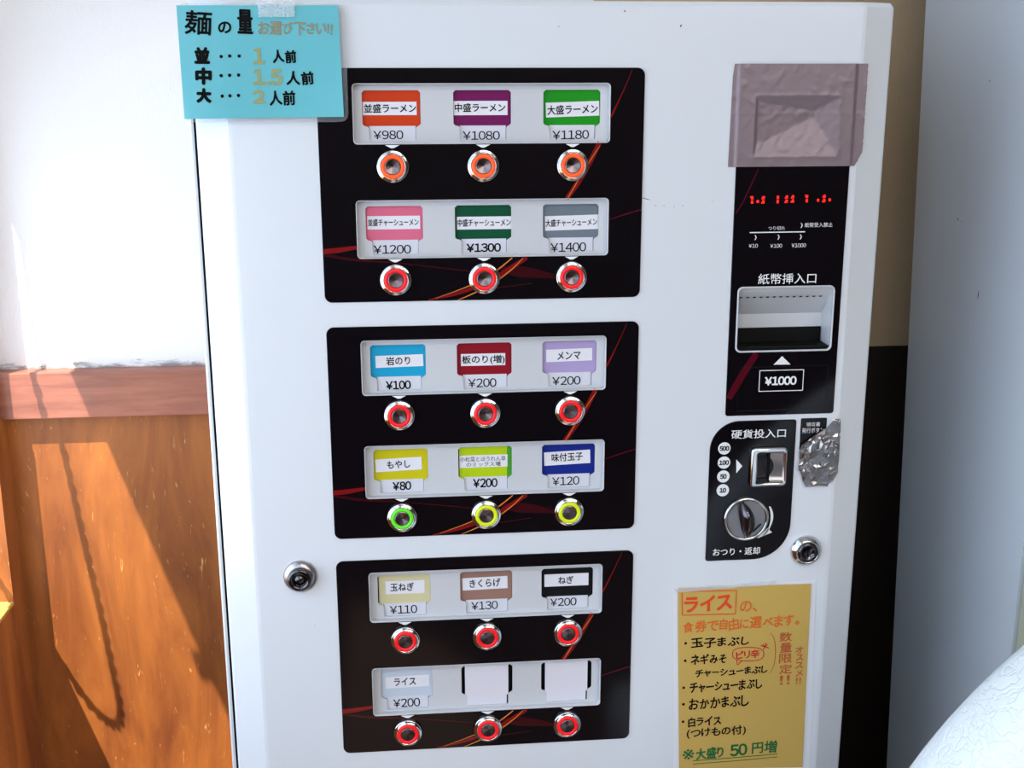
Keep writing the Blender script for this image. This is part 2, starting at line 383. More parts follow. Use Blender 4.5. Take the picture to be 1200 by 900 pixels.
# door skin: flat front with two openings, chamfered flanks
def door():
    loops = [[(-.0715, ZB), (.4705, ZB), (.4705, ZT-.004), (-.0715, ZT-.004)], rrect(*SLOT, r=.004)[::-1], rrect(*RECT, r=.002)[::-1]]
    loops += [rrect(WX, WX+WW, -k*PP-WY-WH-BR*j, -k*PP-WY-BR*j, r=.0035)[::-1] for k in range(3) for j in range(2)]
    me = shape(loops, 0, 0)
    bm = bmesh.new(); bm.from_mesh(me)
    def strip(prof):   # prof: (x, y) pairs swept in z
        vs = [[bm.verts.new((x, y, ZB)), bm.verts.new((x, y, ZT-.004 if k == 0 else ZT-.004))] for k, (x, y) in enumerate(prof)]
        for a, c in zip(vs, vs[1:]): bm.faces.new((a[0], c[0], c[1], a[1]))
    strip([(-.0715, 0), (-.0745, .0004), (MX0+.002, .0112), (MX0, .0132), (MX0, .028)])
    strip([(.4705, 0), (.4735, .0004), (MX1-.002, .0112), (MX1, .0132), (MX1, .028)])
    tp = [(-.0715, 0), (-.0745, .0004), (MX0+.002, .0112), (MX0, .0132), (MX0, .028), (MX1, .028), (MX1, .0132), (MX1-.002, .0112), (.4735, .0004), (.4705, 0)]
    a = [bm.verts.new((x, y, ZT-.004)) for x, y in tp]; cx = .2
    c = [bm.verts.new((x+(cx-x)*.006, min(y+.003, .028), ZT)) for x, y in tp]
    for i in range(len(tp)-1): bm.faces.new((a[i], a[i+1], c[i+1], c[i]))
    bm.faces.new((a[-1], a[0], c[0], c[-1])); bm.faces.new(c)
    a2 = [bm.verts.new((x, y, ZB)) for x, y in tp]; bm.faces.new(a2)
    return bm_mesh(bm)
link('door', door(), 'machine_white', vm)
box_obj('door_gasket', 'gasket', vm, MX0-.0045, MX1-.004, .0281, .034, ZB+.002, ZT-.003)
bm = bmesh.new(); box(bm, -.1125, .4985, .034, .385, ZB-.02, ZT-.002, bev=.002); link('cabinet_body', bm_mesh(bm), 'machine_side', vm)
box_obj('plinth', 'gasket', vm, -.09, .48, .03, .36, FL, ZB-.02)
# paint chips on the white door
for (px_, py_, sx, sz, rz) in ((732, 13, .0022, .0012, 40), (798, 30, .0016, .0026, -30), (655, 31, .001, .0008, 0), (757, 233, .009, .0007, -16), (768, 241, .0012, .0008, 0), (778, 241, .0012, .0008, 0), (790, 242, .0012, .0007, 0), (800, 241, .0014, .0007, 0), (740, 735, .0012, .0008, 0), (369, 733, .0008, .0008, 0), (962, 574, .0008, .0006, 0), (835, 236, .0016, .0005, 0)):
    x, z = D(px_, py_); a = math.radians(rz); pts = []
    for i in range(9):
        t = 2*PI*i/9; r = random.uniform(.7, 1.1); u, v = sx/2*r*math.cos(t), sz/2*r*math.sin(t); pts.append((x+u*math.cos(a)-v*math.sin(a), z+u*math.sin(a)+v*math.cos(a)))
    shape_obj('paint_chip', 'chip_dark', vm, [pts], -.00015)

# button panels ------------------------------------------------------
q1 = Q((370, 60), 3); q2 = Q((370, 360), 3); q3 = Q((370, 620), 3); QS = (q1, q2, q3)
def band(pts, y):
    """pts: (x, z, width) along a stripe, swept smoothly into a flat ribbon"""
    P = smooth_path([Vector((a, c, wd)) for a, c, wd in pts], 14); V, F = [], []
    for i, p in enumerate(P):
        t = (P[min(i+1, len(P)-1)]-P[max(i-1, 0)]); n = Vector((-t.y, t.x)).normalized()
        V += [(p.x+n.x*p.z/2, y, p.y+n.y*p.z/2), (p.x-n.x*p.z/2, y, p.y-n.y*p.z/2)]
    F = [(2*i, 2*i+1, 2*i+3, 2*i+2) for i in range(len(P)-1)]
    return V, F
def bands(name, m, parent, lst, y, dz=0):
    for l in lst:
        V, F = band(l, y); V = [(a, b_, c+dz) for a, b_, c in V]
        def over(f):      # the print stops at the label windows
            a = sum(V[i][0] for i in f)/4; c = sum(V[i][2] for i in f)/4 - dz
            return name == 'stripe_print' and a < .3 and WX < a < WX+WW and any(-WY-WH-BR*j < c < -WY-BR*j for j in (0, 1))
        F = [f for f in F if not over(f)]; used = sorted({i for f in F for i in f}); ix = {v: n for n, v in enumerate(used)}
        if F: link(name, pyd([V[i] for i in used], [tuple(ix[i] for i in f) for f in F]), m, parent)
def bp(lst):      # stripe points measured on the first panel, width in metres
    return [(*q1(x, y), wd) for x, y, wd in lst]
RED = [bp([(1112, 66, .0004), (1080, 140, .0008), (1045, 215, .0016), (1020, 262, .0022), (985, 345, .0042), (935, 440, .0046), (880, 520, .0040)]),
       bp([(742, 726, .0030), (700, 752, .0042), (650, 785, .0046), (585, 818, .0036), (500, 850, .0028), (396, 874, .0012)]),
       bp([(28, 704, .0046), (80, 699, .0044), (144, 690, .0030), (220, 684, .0016)])]
DEEP = [bp([(30, 716, .0020), (140, 733, .0026), (300, 744, .0010)]),
        bp([(640, 762, .0012), (700, 772, .0090), (770, 780, .0080), (860, 795, .0020)]),
        bp([(300, 745, .0008), (450, 762, .0012), (560, 775, .0008)]),
        bp([(540, 852, .0008), (620, 834, .0012), (760, 815, .0008)])]
DEEP2 = [bp([(1143, 556, .0010), (1090, 572, .0012), (1030, 592, .0008)])]
GOLD = [bp([(1000, 330, .0003), (978, 362, .0007), (930, 440, .0008), (884, 518, .0006)]),
        bp([(690, 726, .0009), (655, 755, .0012), (600, 795, .0012), (520, 832, .0008), (420, 868, .0003)]),
        bp([(728, 726, .0005), (690, 765, .0009), (620, 818, .0012), (560, 848, .0010), (500, 874, .0006)])]
panels = []
for k in range(3):
    zt = -k*PP
    dx = (0, .0012, .0008)[k]*0
    p = shape_obj('button_panel', 'gloss_black', vm, [rrect(0, PW, zt-PH, zt, r=.0065)] + [rrect(WX, WX+WW, zt-WY-WH-BR*j, zt-WY-BR*j, r=.0035)[::-1] for j in range(2)], -.0012, .0012, .0003)
    panels.append(p)
    bands('stripe_print', 'stripe_deep', p, DEEP, -.00125, zt); bands('stripe_print', 'stripe_wine', p, DEEP2, -.00125, zt)
    bands('stripe_print', 'stripe_red', p, RED, -.0013, zt); bands('stripe_print', 'stripe_gold', p, GOLD, -.00135, zt)
YI = .0056                                                         # the white label insert sits this far behind the black face
def QI(off, sc):
    def f(x, y):
        d = ROW[0]*((off[0]+x/sc-600)/FPX) + ROW[1]*((off[1]+y/sc-450)/FPX) + ROW[2]; t = (YI-CAM.y)/d.y; return (CAM.x+t*d.x, CAM.z+t*d.z)
    return f
qi = (QI((370, 60), 3), QI((370, 360), 3), QI((370, 620), 3))
def hole(cx, z):
    # T-shaped opening of the label insert: wide above, a narrower tab below
    a, c, t, sh, bt = .0248, .0200, z-.0183, z-.0478, z-.0606; cc = cx+.0006
    return [(cx-a, t-.002), (cx-a+.002, t), (cx+a-.002, t), (cx+a, t-.002), (cx+a, sh+.0015), (cx+a-.0015, sh), (cc+c+.0012, sh-.0006), (cc+c, sh-.002),
            (cc+c, bt+.001), (cc+c-.001, bt), (cc-c+.001, bt), (cc-c, bt+.001), (cc-c, sh-.002), (cc-c-.0012, sh-.0006), (cx-a+.0015, sh), (cx-a, sh+.0015)]
HC = [BX+BC*c for c in range(3)]
for k in range(3):
    for j in range(2):
        z = -k*PP - BR*j; x0, x1, z1, z0 = WX, WX+WW, z-WY, z-WY-WH
        fr = shape_obj('label_frame', 'strip_white', vm, [rrect(x0-.003, x1+.003, z0-.003, z1+.003, r=.004)] + [hole(c, z)[::-1] for c in HC], YI, .0010)
        shape_obj('window_rim', 'strip_white', fr, [rrect(x0, x1, z0, z1, r=.0035), rrect(x0+.0006, x1-.0006, z0+.0006, z1-.0006, r=.003)[::-1]], -.0015, YI+.0013, .0002)
        box_obj('frame_backing', 'slit_black', fr, x0-.002, x1+.002, YI+.0052, YI+.0060, z0-.002, z1+.002)
        for c in range(3):
            x = BX+BC*c; zz = z0
            link('pointer_mark', shape([[(x-.0062, zz-.0006), (x+.0062, zz-.0006), (x+.0012, zz-.0032), (x-.0012, zz-.0032)]], -.0017, .0005), 'white_print', fr)
CARDS = [  # colour, name, label box, text box, price, price box, bold price, tilt
 (0, 0, 0, (222, 64, 14), '並盛ラーメン', (165, 178, 355, 225), (169, 185, 353, 216), '¥980', (202, 279, 308, 310), 0, 0),
 (0, 0, 1, (122, 14, 92), '中盛ラーメン', (485, 175, 675, 225), (489, 183, 667, 214), '¥1080', (517, 281, 648, 312), 0, 0),
 (0, 0, 2, (22, 156, 24), '大盛ラーメン', (810, 178, 998, 230), (815, 188, 993, 221), '¥1180', (833, 278, 962, 310), 0, 1.8),
 (0, 1, 0, (238, 116, 148), '並盛チャーシューメン', (181, 580, 367, 627), (183, 590, 362, 615), '¥1200', (203, 682, 335, 713), 0, 0),
 (0, 1, 1, (0, 84, 54), '中盛チャーシューメン', (497, 582, 690, 627), (499, 590, 686, 617), '¥1300', (530, 676, 652, 707), 1, 0),
 (0, 1, 2, (122, 132, 144), '大盛チャーシューメン', (807, 578, 994, 629), (809, 590, 990, 616), '¥1400', (826, 674, 952, 706), 0, 1.2),
 (1, 0, 0, (30, 172, 220), '岩のり', (210, 170, 378, 212), (247, 175, 332, 205), '¥100', (246, 260, 335, 291), 1, 1),
 (1, 0, 1, (152, 14, 36), '板のり(増)', (511, 165, 667, 207), (514, 170, 665, 203), '¥200', (536, 252, 636, 283), 0, 0),
 (1, 0, 2, (188, 168, 218), 'メンマ', (811, 148, 973, 192), (850, 157, 932, 186), '¥200', (832, 245, 932, 275), 0, 1),
 (1, 1, 0, (220, 208, 20), 'もやし', (210, 533, 373, 578), (250, 541, 332, 568), '¥80', (270, 615, 336, 646), 1, 2),
 (1, 1, 1, (196, 222, 20), '小松菜とほうれん草|のミックス増', (506, 522, 675, 565), (508, 527, 668, 545), '¥200', (553, 604, 640, 636), 1, 0),
 (1, 1, 2, (20, 42, 144), '味付玉子', (804, 508, 966, 555), (830, 514, 940, 543), '¥120', (832, 598, 928, 628), 0, 2),
 (2, 0, 0, (228, 218, 172), '玉ねぎ', (245, 185, 383, 230), (262, 192, 345, 220), '¥110', (260, 271, 357, 300), 0, 0),
 (2, 0, 1, (166, 126, 112), 'きくらげ', (516, 172, 675, 215), (541, 178, 650, 207), '¥130', (547, 257, 641, 286), 0, 1),
 (2, 0, 2, (16, 16, 20), 'ねぎ', (805, 160, 960, 203), (853, 168, 907, 195), '¥200', (825, 245, 918, 273), 0, 0),
 (2, 1, 0, (214, 224, 240), 'ライス', (245, 520, 400, 560), (275, 526, 352, 553), '¥200', (272, 599, 367, 629), 0, 1)]
YC = YI + .0024
for (k, j, c, col, nm, lb, tb, pr, pb, bold, tilt) in CARDS:
    z = -k*PP - BR*j; cx = HC[c]; q = qi[k]
    m = mat('card_colour', tuple(v*.93 for v in col), .5, spec=.2)
    sh = random.uniform(-.0006, .0006) if (k, j, c) not in ((2, 0, 0), (1, 1, 1)) else .0020
    o = shape_obj('menu_card', m, vm, [rrect(cx-.0258+sh, cx+.0258+sh, z-.0492, z-.0170, r=.001)], YC, .0006)
    if (k, j, c) == (1, 1, 1):
        shape_obj('card_edge', mat('edge_green', (66, 152, 34), .45), o, [rrect(cx+.0204, cx+.0262, z-.0492, z-.0170, r=.0005)], YC-.0002, .0002)
    x0, x1, z0, z1 = bb(q, *lb); t = math.radians(tilt)
    pts = [((x0+x1)/2+u*math.cos(t)-v*math.sin(t), (z0+z1)/2+u*math.sin(t)+v*math.cos(t)) for u, v in (((x0-x1)/2, (z0-z1)/2), ((x1-x0)/2, (z0-z1)/2), ((x1-x0)/2, (z1-z0)/2), ((x0-x1)/2, (z1-z0)/2))]
    shape_obj('name_label', 'paper_white', o, [pts], YC-.0004, .0002)
    if '|' in nm:
        a, b_ = nm.split('|'); items = [(a, bb(q, 508, 527, 668, 544), 0, 0, tilt), (b_, bb(q, 530, 546, 650, 562), 0, 0, tilt)]
    else: items = [(nm, bb(q, *tb), .00014 if len(nm) < 8 else .0001, 0, tilt)]
    text_obj('name_lettering', 'ink_black', o, items, YC-.0006)
    ps = shape_obj('price_slip', 'price_paper', vm, [[(cx-.0194, z-.0620), (cx+.0204, z-.0620), (cx+.0204, z-.0480), (cx-.0194, z-.0480)]], YC-.0003, .0004)
    text_obj('price_lettering', 'ink_black', ps, [(pr, bb(q, *pb), .00028 if bold else .00008, 0, tilt*.5)], YC-.0005)
for c, (a0, a1) in ((1, (525, 677)), (2, (806, 955))):
    z = -2*PP - BR; q = qi[2]
    xa = q(a0, 540)[0]; xb = q(a1, 540)[0]; w_ = .0016
    o = shape_obj('blank_menu_card', 'blank_card', vm, [[(xa, z-.0495), (xa+w_, z-.0510), (xa+w_, z-.0603), (xb-w_, z-.0603), (xb-w_, z-.0510), (xb, z-.0495), (xb, z-.0170), (xa, z-.0170)]], YI+.0002, .0006)
    tag(o, 'blank white card with no name or price')
# push buttons: chrome bezel, glowing ring, brushed metal cap
bez = lathe([(.0135, 0), (.0138, -.0022), (.0131, -.0032), (.0124, -.0030), (.0112, -.0046), (.0106, -.0048), (.0104, -.0030)], 48)
rng = lathe([(.0104, -.0040), (.0100, -.0049), (.0092, -.0053), (.0080, -.0053), (.0072, -.0049), (.0068, -.0040)], 48)
cap = lathe([(.0068, -.0030), (.0068, -.0048), (.0063, -.0051), (.0001, -.0038)], 14)
for me, m in ((bez, 'chrome'), (cap, 'brushed_cap')):
    me.materials.append(M[m])
    for p in me.polygons: p.use_smooth = me is bez
for p in rng.polygons: p.use_smooth = True
rings = {}
for n in ('ring_red', 'ring_orange', 'ring_green', 'ring_yellow'):
    r_ = rng.copy(); r_.materials.append(M[n]); rings[n] = r_
for k in range(3):
    for j in range(2):
        for c in range(3):
            n = 'ring_red'
            if (k, j) == (0, 0): n = 'ring_orange'
            if (k, j) == (1, 1): n = 'ring_green' if c == 0 else 'ring_yellow'
            loc = (BX+BC*c, -.0011, -k*PP-BY-BR*j)
            o = bpy.data.objects.new('push_button', bez); COL.objects.link(o); o.location = loc; adopt(o, vm)
            g = bpy.data.objects.new('light_ring', rings[n]); COL.objects.link(g); g.location = loc; adopt(g, o)
            if n != 'ring_red': g['label'] = {'ring_orange': 'orange glowing ring', 'ring_green': 'green glowing ring', 'ring_yellow': 'yellow green glowing ring'}[n]
            h = bpy.data.objects.new('button_cap', cap); COL.objects.link(h); h.location = loc; adopt(h, o)

# bill acceptor panel -------------------------------------------------
qb = Q((820, 190), 5); qc = Q((820, 320), 5); qd = Q((800, 480), 5)
bpn = shape_obj('bill_panel', 'gloss_black', vm, [rrect(.3633, .4667, -.3126, -.002, r=.0025), rrect(*SLOT, r=.004)[::-1], rrect(*RECT, r=.002)[::-1]], -.0012, .0012, .0003)
bands('stripe_print', 'stripe_wine', bpn, [[(*qb(342, 40), .0010), (*qb(300, 130), .0012), (*qb(250, 235), .0011), (*qb(208, 300), .0012)],
      [(*qc(330, 470), .0060), (*qc(270, 560), .0065), (*qc(210, 660), .0070), (*qc(168, 735), .0052)]], -.00125)
shape_obj('price_cover', 'faint_grey', bpn, [rrect(*bb(qc, 222, 545, 742, 800), r=.001), rrect(*bb(qc, 224, 547, 740, 798), r=.001)[::-1]], -.0014, .0002)
W = 'white_print'
text_obj('lettering', W, bpn, [('紙幣挿入口', bb(qb, 340, 650, 680, 712), .00006), ('紙幣受入禁止', bb(qb, 612, 353, 775, 380), 0), ('つり切れ', bb(qb, 400, 375, 497, 397), 0),
    ('¥10', bb(qb, 285, 478, 338, 500), 0), ('¥100', bb(qb, 410, 478, 480, 500), 0), ('¥1000', bb(qb, 535, 475, 620, 498), 0), ('¥1000', bb(qc, 378, 603, 565, 655), .0004),
    ('❯', bb(qb, 319, 427, 331, 455), 0), ('❯', bb(qb, 453, 425, 466, 453), 0), ('❯', bb(qb, 583, 423, 596, 451), 0), ('❯', bb(qb, 588, 356, 601, 385), 0)], -.00135)
def frame_loops(x0, x1, z0, z1, t, r=.0003): return [rrect(x0, x1, z0, z1, r=r), rrect(x0+t, x1-t, z0+t, z1-t, r=r)[::-1]]
V = [qb(290, 409), qb(615, 404), qb(615, 410), qb(290, 415)]
shape_obj('print_line', W, bpn, [V], -.00135)
shape_obj('print_frame', W, bpn, frame_loops(*bb(qc, 345, 565, 605, 690), .0007), -.00135)
shape_obj('print_arrow', W, bpn, [[qc(430, 535), qc(530, 534), qc(480, 485)]], -.00135)
# red seven-segment digits
V, F = [], []
def seg(x0, x1, z0, z1):
    b0 = len(V); V.extend([(x0, -.0015, z0), (x1, -.0015, z0), (x1, -.0015, z1), (x0, -.0015, z1)]); F.append((b0, b0+1, b0+2, b0+3))
for (x, y, kind) in ((305, 221, 2), (337, 230, 0), (371, 220, 3), (455, 218, 1), (507, 216, 3), (543, 215, 3), (625, 213, 2), (690, 222, 0), (727, 212, 3), (758, 220, 0)):
    X, Z = qb(x, y); s = .00128
    if kind == 0: seg(X-s*.75, X+s*.75, Z-s*.9, Z+s*.9)
    else:
        seg(X-s*.8, X+s*.7, Z+s*.45, Z+s*2.5); seg(X-s*.8, X+s*.7, Z-s*2.5, Z-s*.35)
        if kind >= 2: seg(X-s*1.5, X+s*.2, Z-s*2.5, Z-s*1.6) if kind == 3 else seg(X-s*1.5, X+s*.1, Z+s*1.6, Z+s*2.5)
        if kind == 3: seg(X-s*1.4, X+s*.2, Z+s*.5, Z+s*1.3)
link('display_digits', pyd(V, F), 'led_red', bpn)
# bill slot: rim, sloping throat, black tray
sx0, sx1, sz0, sz1 = SLOT
bs = shape_obj('bill_slot', 'strip_white', vm, [rrect(sx0-.0016, sx1+.0016, sz0-.0016, sz1+.0016, r=.005), rrect(sx0, sx1, sz0, sz1, r=.004)[::-1]], -.0026, .0022, .0005)
yd, zc, zd = .0245, -.2215, -.2345
V = [(sx0, -.001, sz1), (sx1, -.001, sz1), (sx1, .002, sz1-.004), (sx0, .002, sz1-.004), (sx0, yd, zc), (sx1, yd, zc), (sx0, yd, zd), (sx1, yd, zd), (sx0, -.001, sz0), (sx1, -.001, sz0), (sx0, yd, sz0), (sx1, yd, sz0)]
link('throat', pyd(V, [(0, 1, 2, 3), (3, 2, 5, 4), (4, 5, 7, 6), (0, 3, 4, 6, 10, 8), (1, 9, 11, 7, 5, 2)]), 'strip_white', bs)
bm = bmesh.new(); box(bm, sx0+.0006, sx1-.0006, -.0004, yd, sz0-.0005, sz0+.0030); box(bm, sx0+.0006, sx1-.0006, yd-.002, yd+.03, sz0+.002, zd); link('bill_tray', bm_mesh(bm), 'slit_black', bs)
bm = bmesh.new(); box(bm, sx0+.012, sx1-.012, .001, .004, sz0+.003, sz0+.0042); link('tray_guide', bm_mesh(bm), 'dark_chrome', bs)
for i in range(13):
    X = sx0+.0042+i*.00622; t = .22; yy = .002+(yd-.002)*t; zz = (sz1-.004)+(zc-sz1+.004)*t
    V = [(X-.0013, yy-.0009, zz+.0004), (X+.0013, yy-.0009, zz+.0004), (X+.0013, yy+.0004, zz-.0009), (X-.0013, yy+.0004, zz-.0009)]
    link('vent_slit', pyd([(a, y_-.0003, z_-.0001) for a, y_, z_ in V], [(0, 1, 2, 3)]), 'slit_black', bs)

# coin panel ----------------------------------------------------------
cpn = shape_obj('coin_panel', 'gloss_black', vm, [rrect(.3500, .4318, -.4563, -.3177, rs=(.028, .0025, .036, .0025))], -.0012, .0012, .0003)
text_obj('lettering', W, cpn, [('硬貨投入口', bb(qd, 283, 113, 602, 165), .00008), ('おつり・返却', bb(qd, 175, 806, 450, 850), .0001)], -.00135)
shape_obj('print_arrow', W, cpn, [[qd(312, 290), qd(347, 328), qd(312, 370)]], -.00135)
for (x, y, t) in ((242, 225, '500'), (240, 308, '100'), (236, 389, '50'), (233, 470, '10')):
    X, Z = qd(x, y)
    o = shape_obj('coin_mark', W, cpn, [[(X+.0060*math.cos(a*PI/16), Z+.0060*math.sin(a*PI/16)) for a in range(32)]], -.00135)
    hw = .0047 if len(t) == 3 else .0032
    V, F = text_data([(t, (X-hw, X+hw, Z-.0024, Z+.0024), .0003)], -.0015)
    # the numeral belongs to its mark: join into one mesh with two materials
    me = o.data; me.materials.append(M['ink_black']); bm = bmesh.new(); bm.from_mesh(me); vs = [bm.verts.new(v) for v in V]
    for f in F:
        try: nf = bm.faces.new([vs[i] for i in f]); nf.material_index = 1
        except ValueError: pass
    bm.to_mesh(me); bm.free()
# coin slot
cx0, cx1, cz0, cz1 = .3888, .4236, -.3819, -.3433
cs = shape_obj('coin_slot', 'chrome', vm, [rrect(cx0, cx1, cz0, cz1, r=.004), rrect(cx0+.0065, cx1-.0035, cz0+.0045, cz1-.0055, r=.0012)[::-1]], -.0062, .0050, .0018, smooth=True)
ix0, ix1, iz0, iz1 = cx0+.006, cx1-.003, cz0+.004, cz1-.005; xm = (ix0+ix1)/2-.0008
def dish(a0, a1, ya, yb):
    V, F = [], []; n = 10
    for i in range(n+1):
        z = iz0+(iz1-iz0)*i/n; cv = .0018*math.sin(PI*i/n) - (.003 if i == 0 else 0)
        V += [(a0, ya+cv, z), (a1, yb+cv, z)]
    return pyd(V, [(2*i, 2*i+1, 2*i+3, 2*i+2) for i in range(n)])
link('slot_cheek', dish(ix0, xm-.0009, -.0048, -.0018), 'dark_chrome', cs, smooth=True)
link('slot_cheek', dish(xm+.0009, ix1, -.0022, -.0046), 'satin_steel', cs, smooth=True)
box_obj('coin_slit', 'slit_black', cs, xm-.0011, xm+.0011, -.0023, -.0013, iz0, iz1)
# return knob
kc = (.3876, -.0012, -.4144)
kb = link('return_knob', lathe([(.0218, 0), (.0218, -.0022), (.0208, -.0032), (.0192, -.0030), (.0186, -.0018)], 56, kc), 'chrome', vm, smooth=True)
link('knob_dish', lathe([(.0188, -.0016), (.0165, -.0012), (.004, -.0022), (.0001, -.0022)], 56, kc), 'satin_steel', kb, smooth=True)
def fin(cx, cz, ln, wd, h, tilt, bend):
    bm = bmesh.new(); n = 14; rows = []
    for i in range(n+1):
        t = i/n*2-1; wv = wd/2*max(.12, (1-abs(t)**2.4)); c = bend*(t*t-.4); row = []
        hh = h*max(.1, (1-abs(t)**3))
        for (u, yy) in ((-1, 0), (-.9, -hh*.55), (-.35, -hh), (.35, -hh), (.9, -hh*.55), (1, 0)):
            u_ = c+u*wv; v_ = t*ln/2; a = math.radians(tilt)
            row.append(bm.verts.new((cx+u_*math.cos(a)-v_*math.sin(a), kc[1]-.0018+yy, cz+u_*math.sin(a)+v_*math.cos(a))))
        rows.append(row)
    for a, b_ in zip(rows, rows[1:]):
        for i in range(5): bm.faces.new((a[i], a[i+1], b_[i+1], b_[i]))
    bm.faces.new(rows[0]); bm.faces.new(rows[-1]); return bm_mesh(bm)
link('knob_grip', fin(kc[0]-.0008, kc[2], .0385, .0135, .0120, 9, -.0030), 'dark_chrome', kb, smooth=True)
shape_obj('knob_mark', 'slit_black', kb, [[(kc[0]+.0060, kc[2]-.0125), (kc[0]+.0072, kc[2]-.0138), (kc[0]+.0150, kc[2]-.0058), (kc[0]+.0140, kc[2]-.0044)]], kc[1]-.0021)
arc = []
for i in range(15):
    a = math.radians(28-74*i/14); arc.append((kc[0]+.0008+.0246*math.cos(a), kc[2]+.0246*math.sin(a), .0014+.0012*math.sin(PI*min(i, 9)/9)))
V, F = band(arc, -.00135)
b0 = len(V); V += [(*[qd(520, 717)[0]], -.00135, qd(520, 717)[1]), (qd(497, 690)[0], -.00135, qd(497, 690)[1]), (qd(432, 752)[0], -.00135, qd(432, 752)[1])]; F.append((b0, b0+1, b0+2))
link('print_arrow', pyd(V, F), W, cpn)
# receipt button plate, mostly under the foil tape
rp = shape_obj('receipt_panel', 'gloss_black', vm, [rrect(.4362, .4610, -.3480, -.3170, r=.001)], -.0010, .0010)
text_obj('lettering', W, rp, [('領収書', bb(qd, 722, 72, 803, 96), 0), ('発行ボタン', bb(qd, 697, 104, 825, 135), 0)], -.00115)
# locks
lc = (.4486, 0, -.4493)
lk = link('door_lock', lathe([(.0156, 0), (.0158, -.0015), (.0150, -.0035), (.0118, -.0068), (.0104, -.0074), (.0098, -.0066)], 48, lc), 'chrome', vm, smooth=True)
link('lock_core', lathe([(.0098, -.0060), (.0092, -.0080), (.0062, -.0084), (.0058, -.0072), (.0001, -.0072)], 40, lc), 'dark_chrome', lk, smooth=True)
box_obj('key_slit', 'slit_black', lk, lc[0]-.0009, lc[0]+.0009, -.0074, -.0070, lc[2]-.0045, lc[2]+.0035)
lc = (-.0330, 0, -.4556)
lk = link('door_lock', lathe([(.0156, 0), (.0157, -.0012), (.0146, -.0030), (.0112, -.0056), (.0106, -.0056)], 48, lc), 'satin_steel', vm, smooth=True)
link('lock_core', lathe([(.0107, -.0040), (.0107, -.0100), (.0098, -.0112), (.0070, -.0112), (.0066, -.0080), (.0048, -.0080), (.0046, -.0106), (.0001, -.0106)], 40, lc), 'dark_chrome', lk, smooth=True)

# ------------------------------------------------------------------ duct tape over the old window
def tape():
    # outline of the patch: straight left and top, torn lower right corner
    nx, nz = 96, 72; x0, x1, z0, z1 = .3562, .4776, -.0846, .0032; V, F = [], []
    r0, r1, r2, r3 = RECT
    for i in range(nz+1):
        for j in range(nx+1):
            u, v = j/nx, i/nz; z = z1+(z0-z1)*v
            left = x0+.0012*(1-v)+(.0012 if v < .12 else 0)*(1-v/.12)
            right = x1 - (max(0, v-.86)*.045 if v > .86 else 0) + .0006*noise.noise(Vector((0, 3, v*30)))
            x = left+(right-left)*u
            y = -.0019
            if x < .3633: y = -.0005-.0014*max(0, min(1, (x-.3610)/.0023))
            if x > .4667: y = -.0019+.0014*min(1, (x-.4667)/.002)
            dl, dr, dt, db = x-r0, r1-x, r3-z, z-r2
            if min(dl, dr, dt, db) > 0:
                y += .0048*min(1, dr/.021, dt/.0115, db/.034, dl/.075+.25*min(1, dl/.002))
                y += -.0002*noise.noise(Vector((x*200, 0, z*200)))
            else:
                d = -min(dl, dr, dt, db)
                y -= .0005*math.exp(-d/.0015)
            wr = noise.noise(Vector((x*90+z*60, 1.7, z*90-x*40))); y -= .0006*max(0, wr-.25)
            wr = noise.noise(Vector((x*180-z*110, 7.7, z*60))); y -= .0004*max(0, wr-.2)
            if abs(z+.0385) < .0012 or (x > .455 and abs(z+.052) < .0008): y -= .00007
            V.append((x, y, z))
    for i in range(nz):
        for j in range(nx): a = i*(nx+1)+j; F.append((a, a+nx+1, a+nx+2, a+1))
    return pyd(V, F)
tp = link('duct_tape_patch', tape(), 'duct_tape', smooth=True)
tag(tp, 'mauve-grey duct tape patch stuck over a sunken window above the red digits', 'tape')
tt = thing('foil_tape_patch', 'small crumpled silver foil tape scrap beside the coin slot', 'tape', (.455, 0, -.352))
def foil():
    q = qd; poly = [(920, 50), (922, 120), (917, 200), (915, 290), (908, 330), (905, 362), (870, 415), (845, 447), (780, 442), (715, 447), (698, 410), (690, 375), (670, 335), (680, 290), (678, 240), (692, 200), (760, 148), (840, 104), (880, 52)]
    P = [Vector(q(*p)) for p in poly]
    def inside(p):
        c = False
        for i in range(len(P)):
            a, b_ = P[i], P[i-1]
            if (a.y > p.y) != (b_.y > p.y) and p.x < (b_.x-a.x)*(p.y-a.y)/(b_.y-a.y)+a.x: c = not c
        return c
    pts = list(P); xs = [p.x for p in P]; zs = [p.y for p in P]; rnd = random.Random(8)
    while len(pts) < 330:
        p = Vector((rnd.uniform(min(xs), max(xs)), rnd.uniform(min(zs), max(zs))))
        if inside(p): pts.append(p)
    vs, es, fs, *_ = geometry.delaunay_2d_cdt(pts, [(i, (i+1) % len(P)) for i in range(len(P))], [list(range(len(P)))], 1, 1e-6)
    smoothc = [Vector(q(790, 285)), Vector(q(815, 390)), Vector(q(880, 110)), Vector(q(880, 300))]
    V = []
    for v in vs:
        flat = min(1, min((v-c).length for c in smoothc)/.0095)**3
        h = .0012+flat*(rnd.uniform(0, .0017)+.001*abs(noise.noise(Vector((v.x*150, 0, v.y*150)))))
        if v.x > .4712: h -= (v.x-.4712)*.3
        V.append((v.x, -h-.0006, v.y))
    return pyd(V, [tuple(f) for f in fs])
link('foil_sheet', foil(), 'foil_tape', tt)

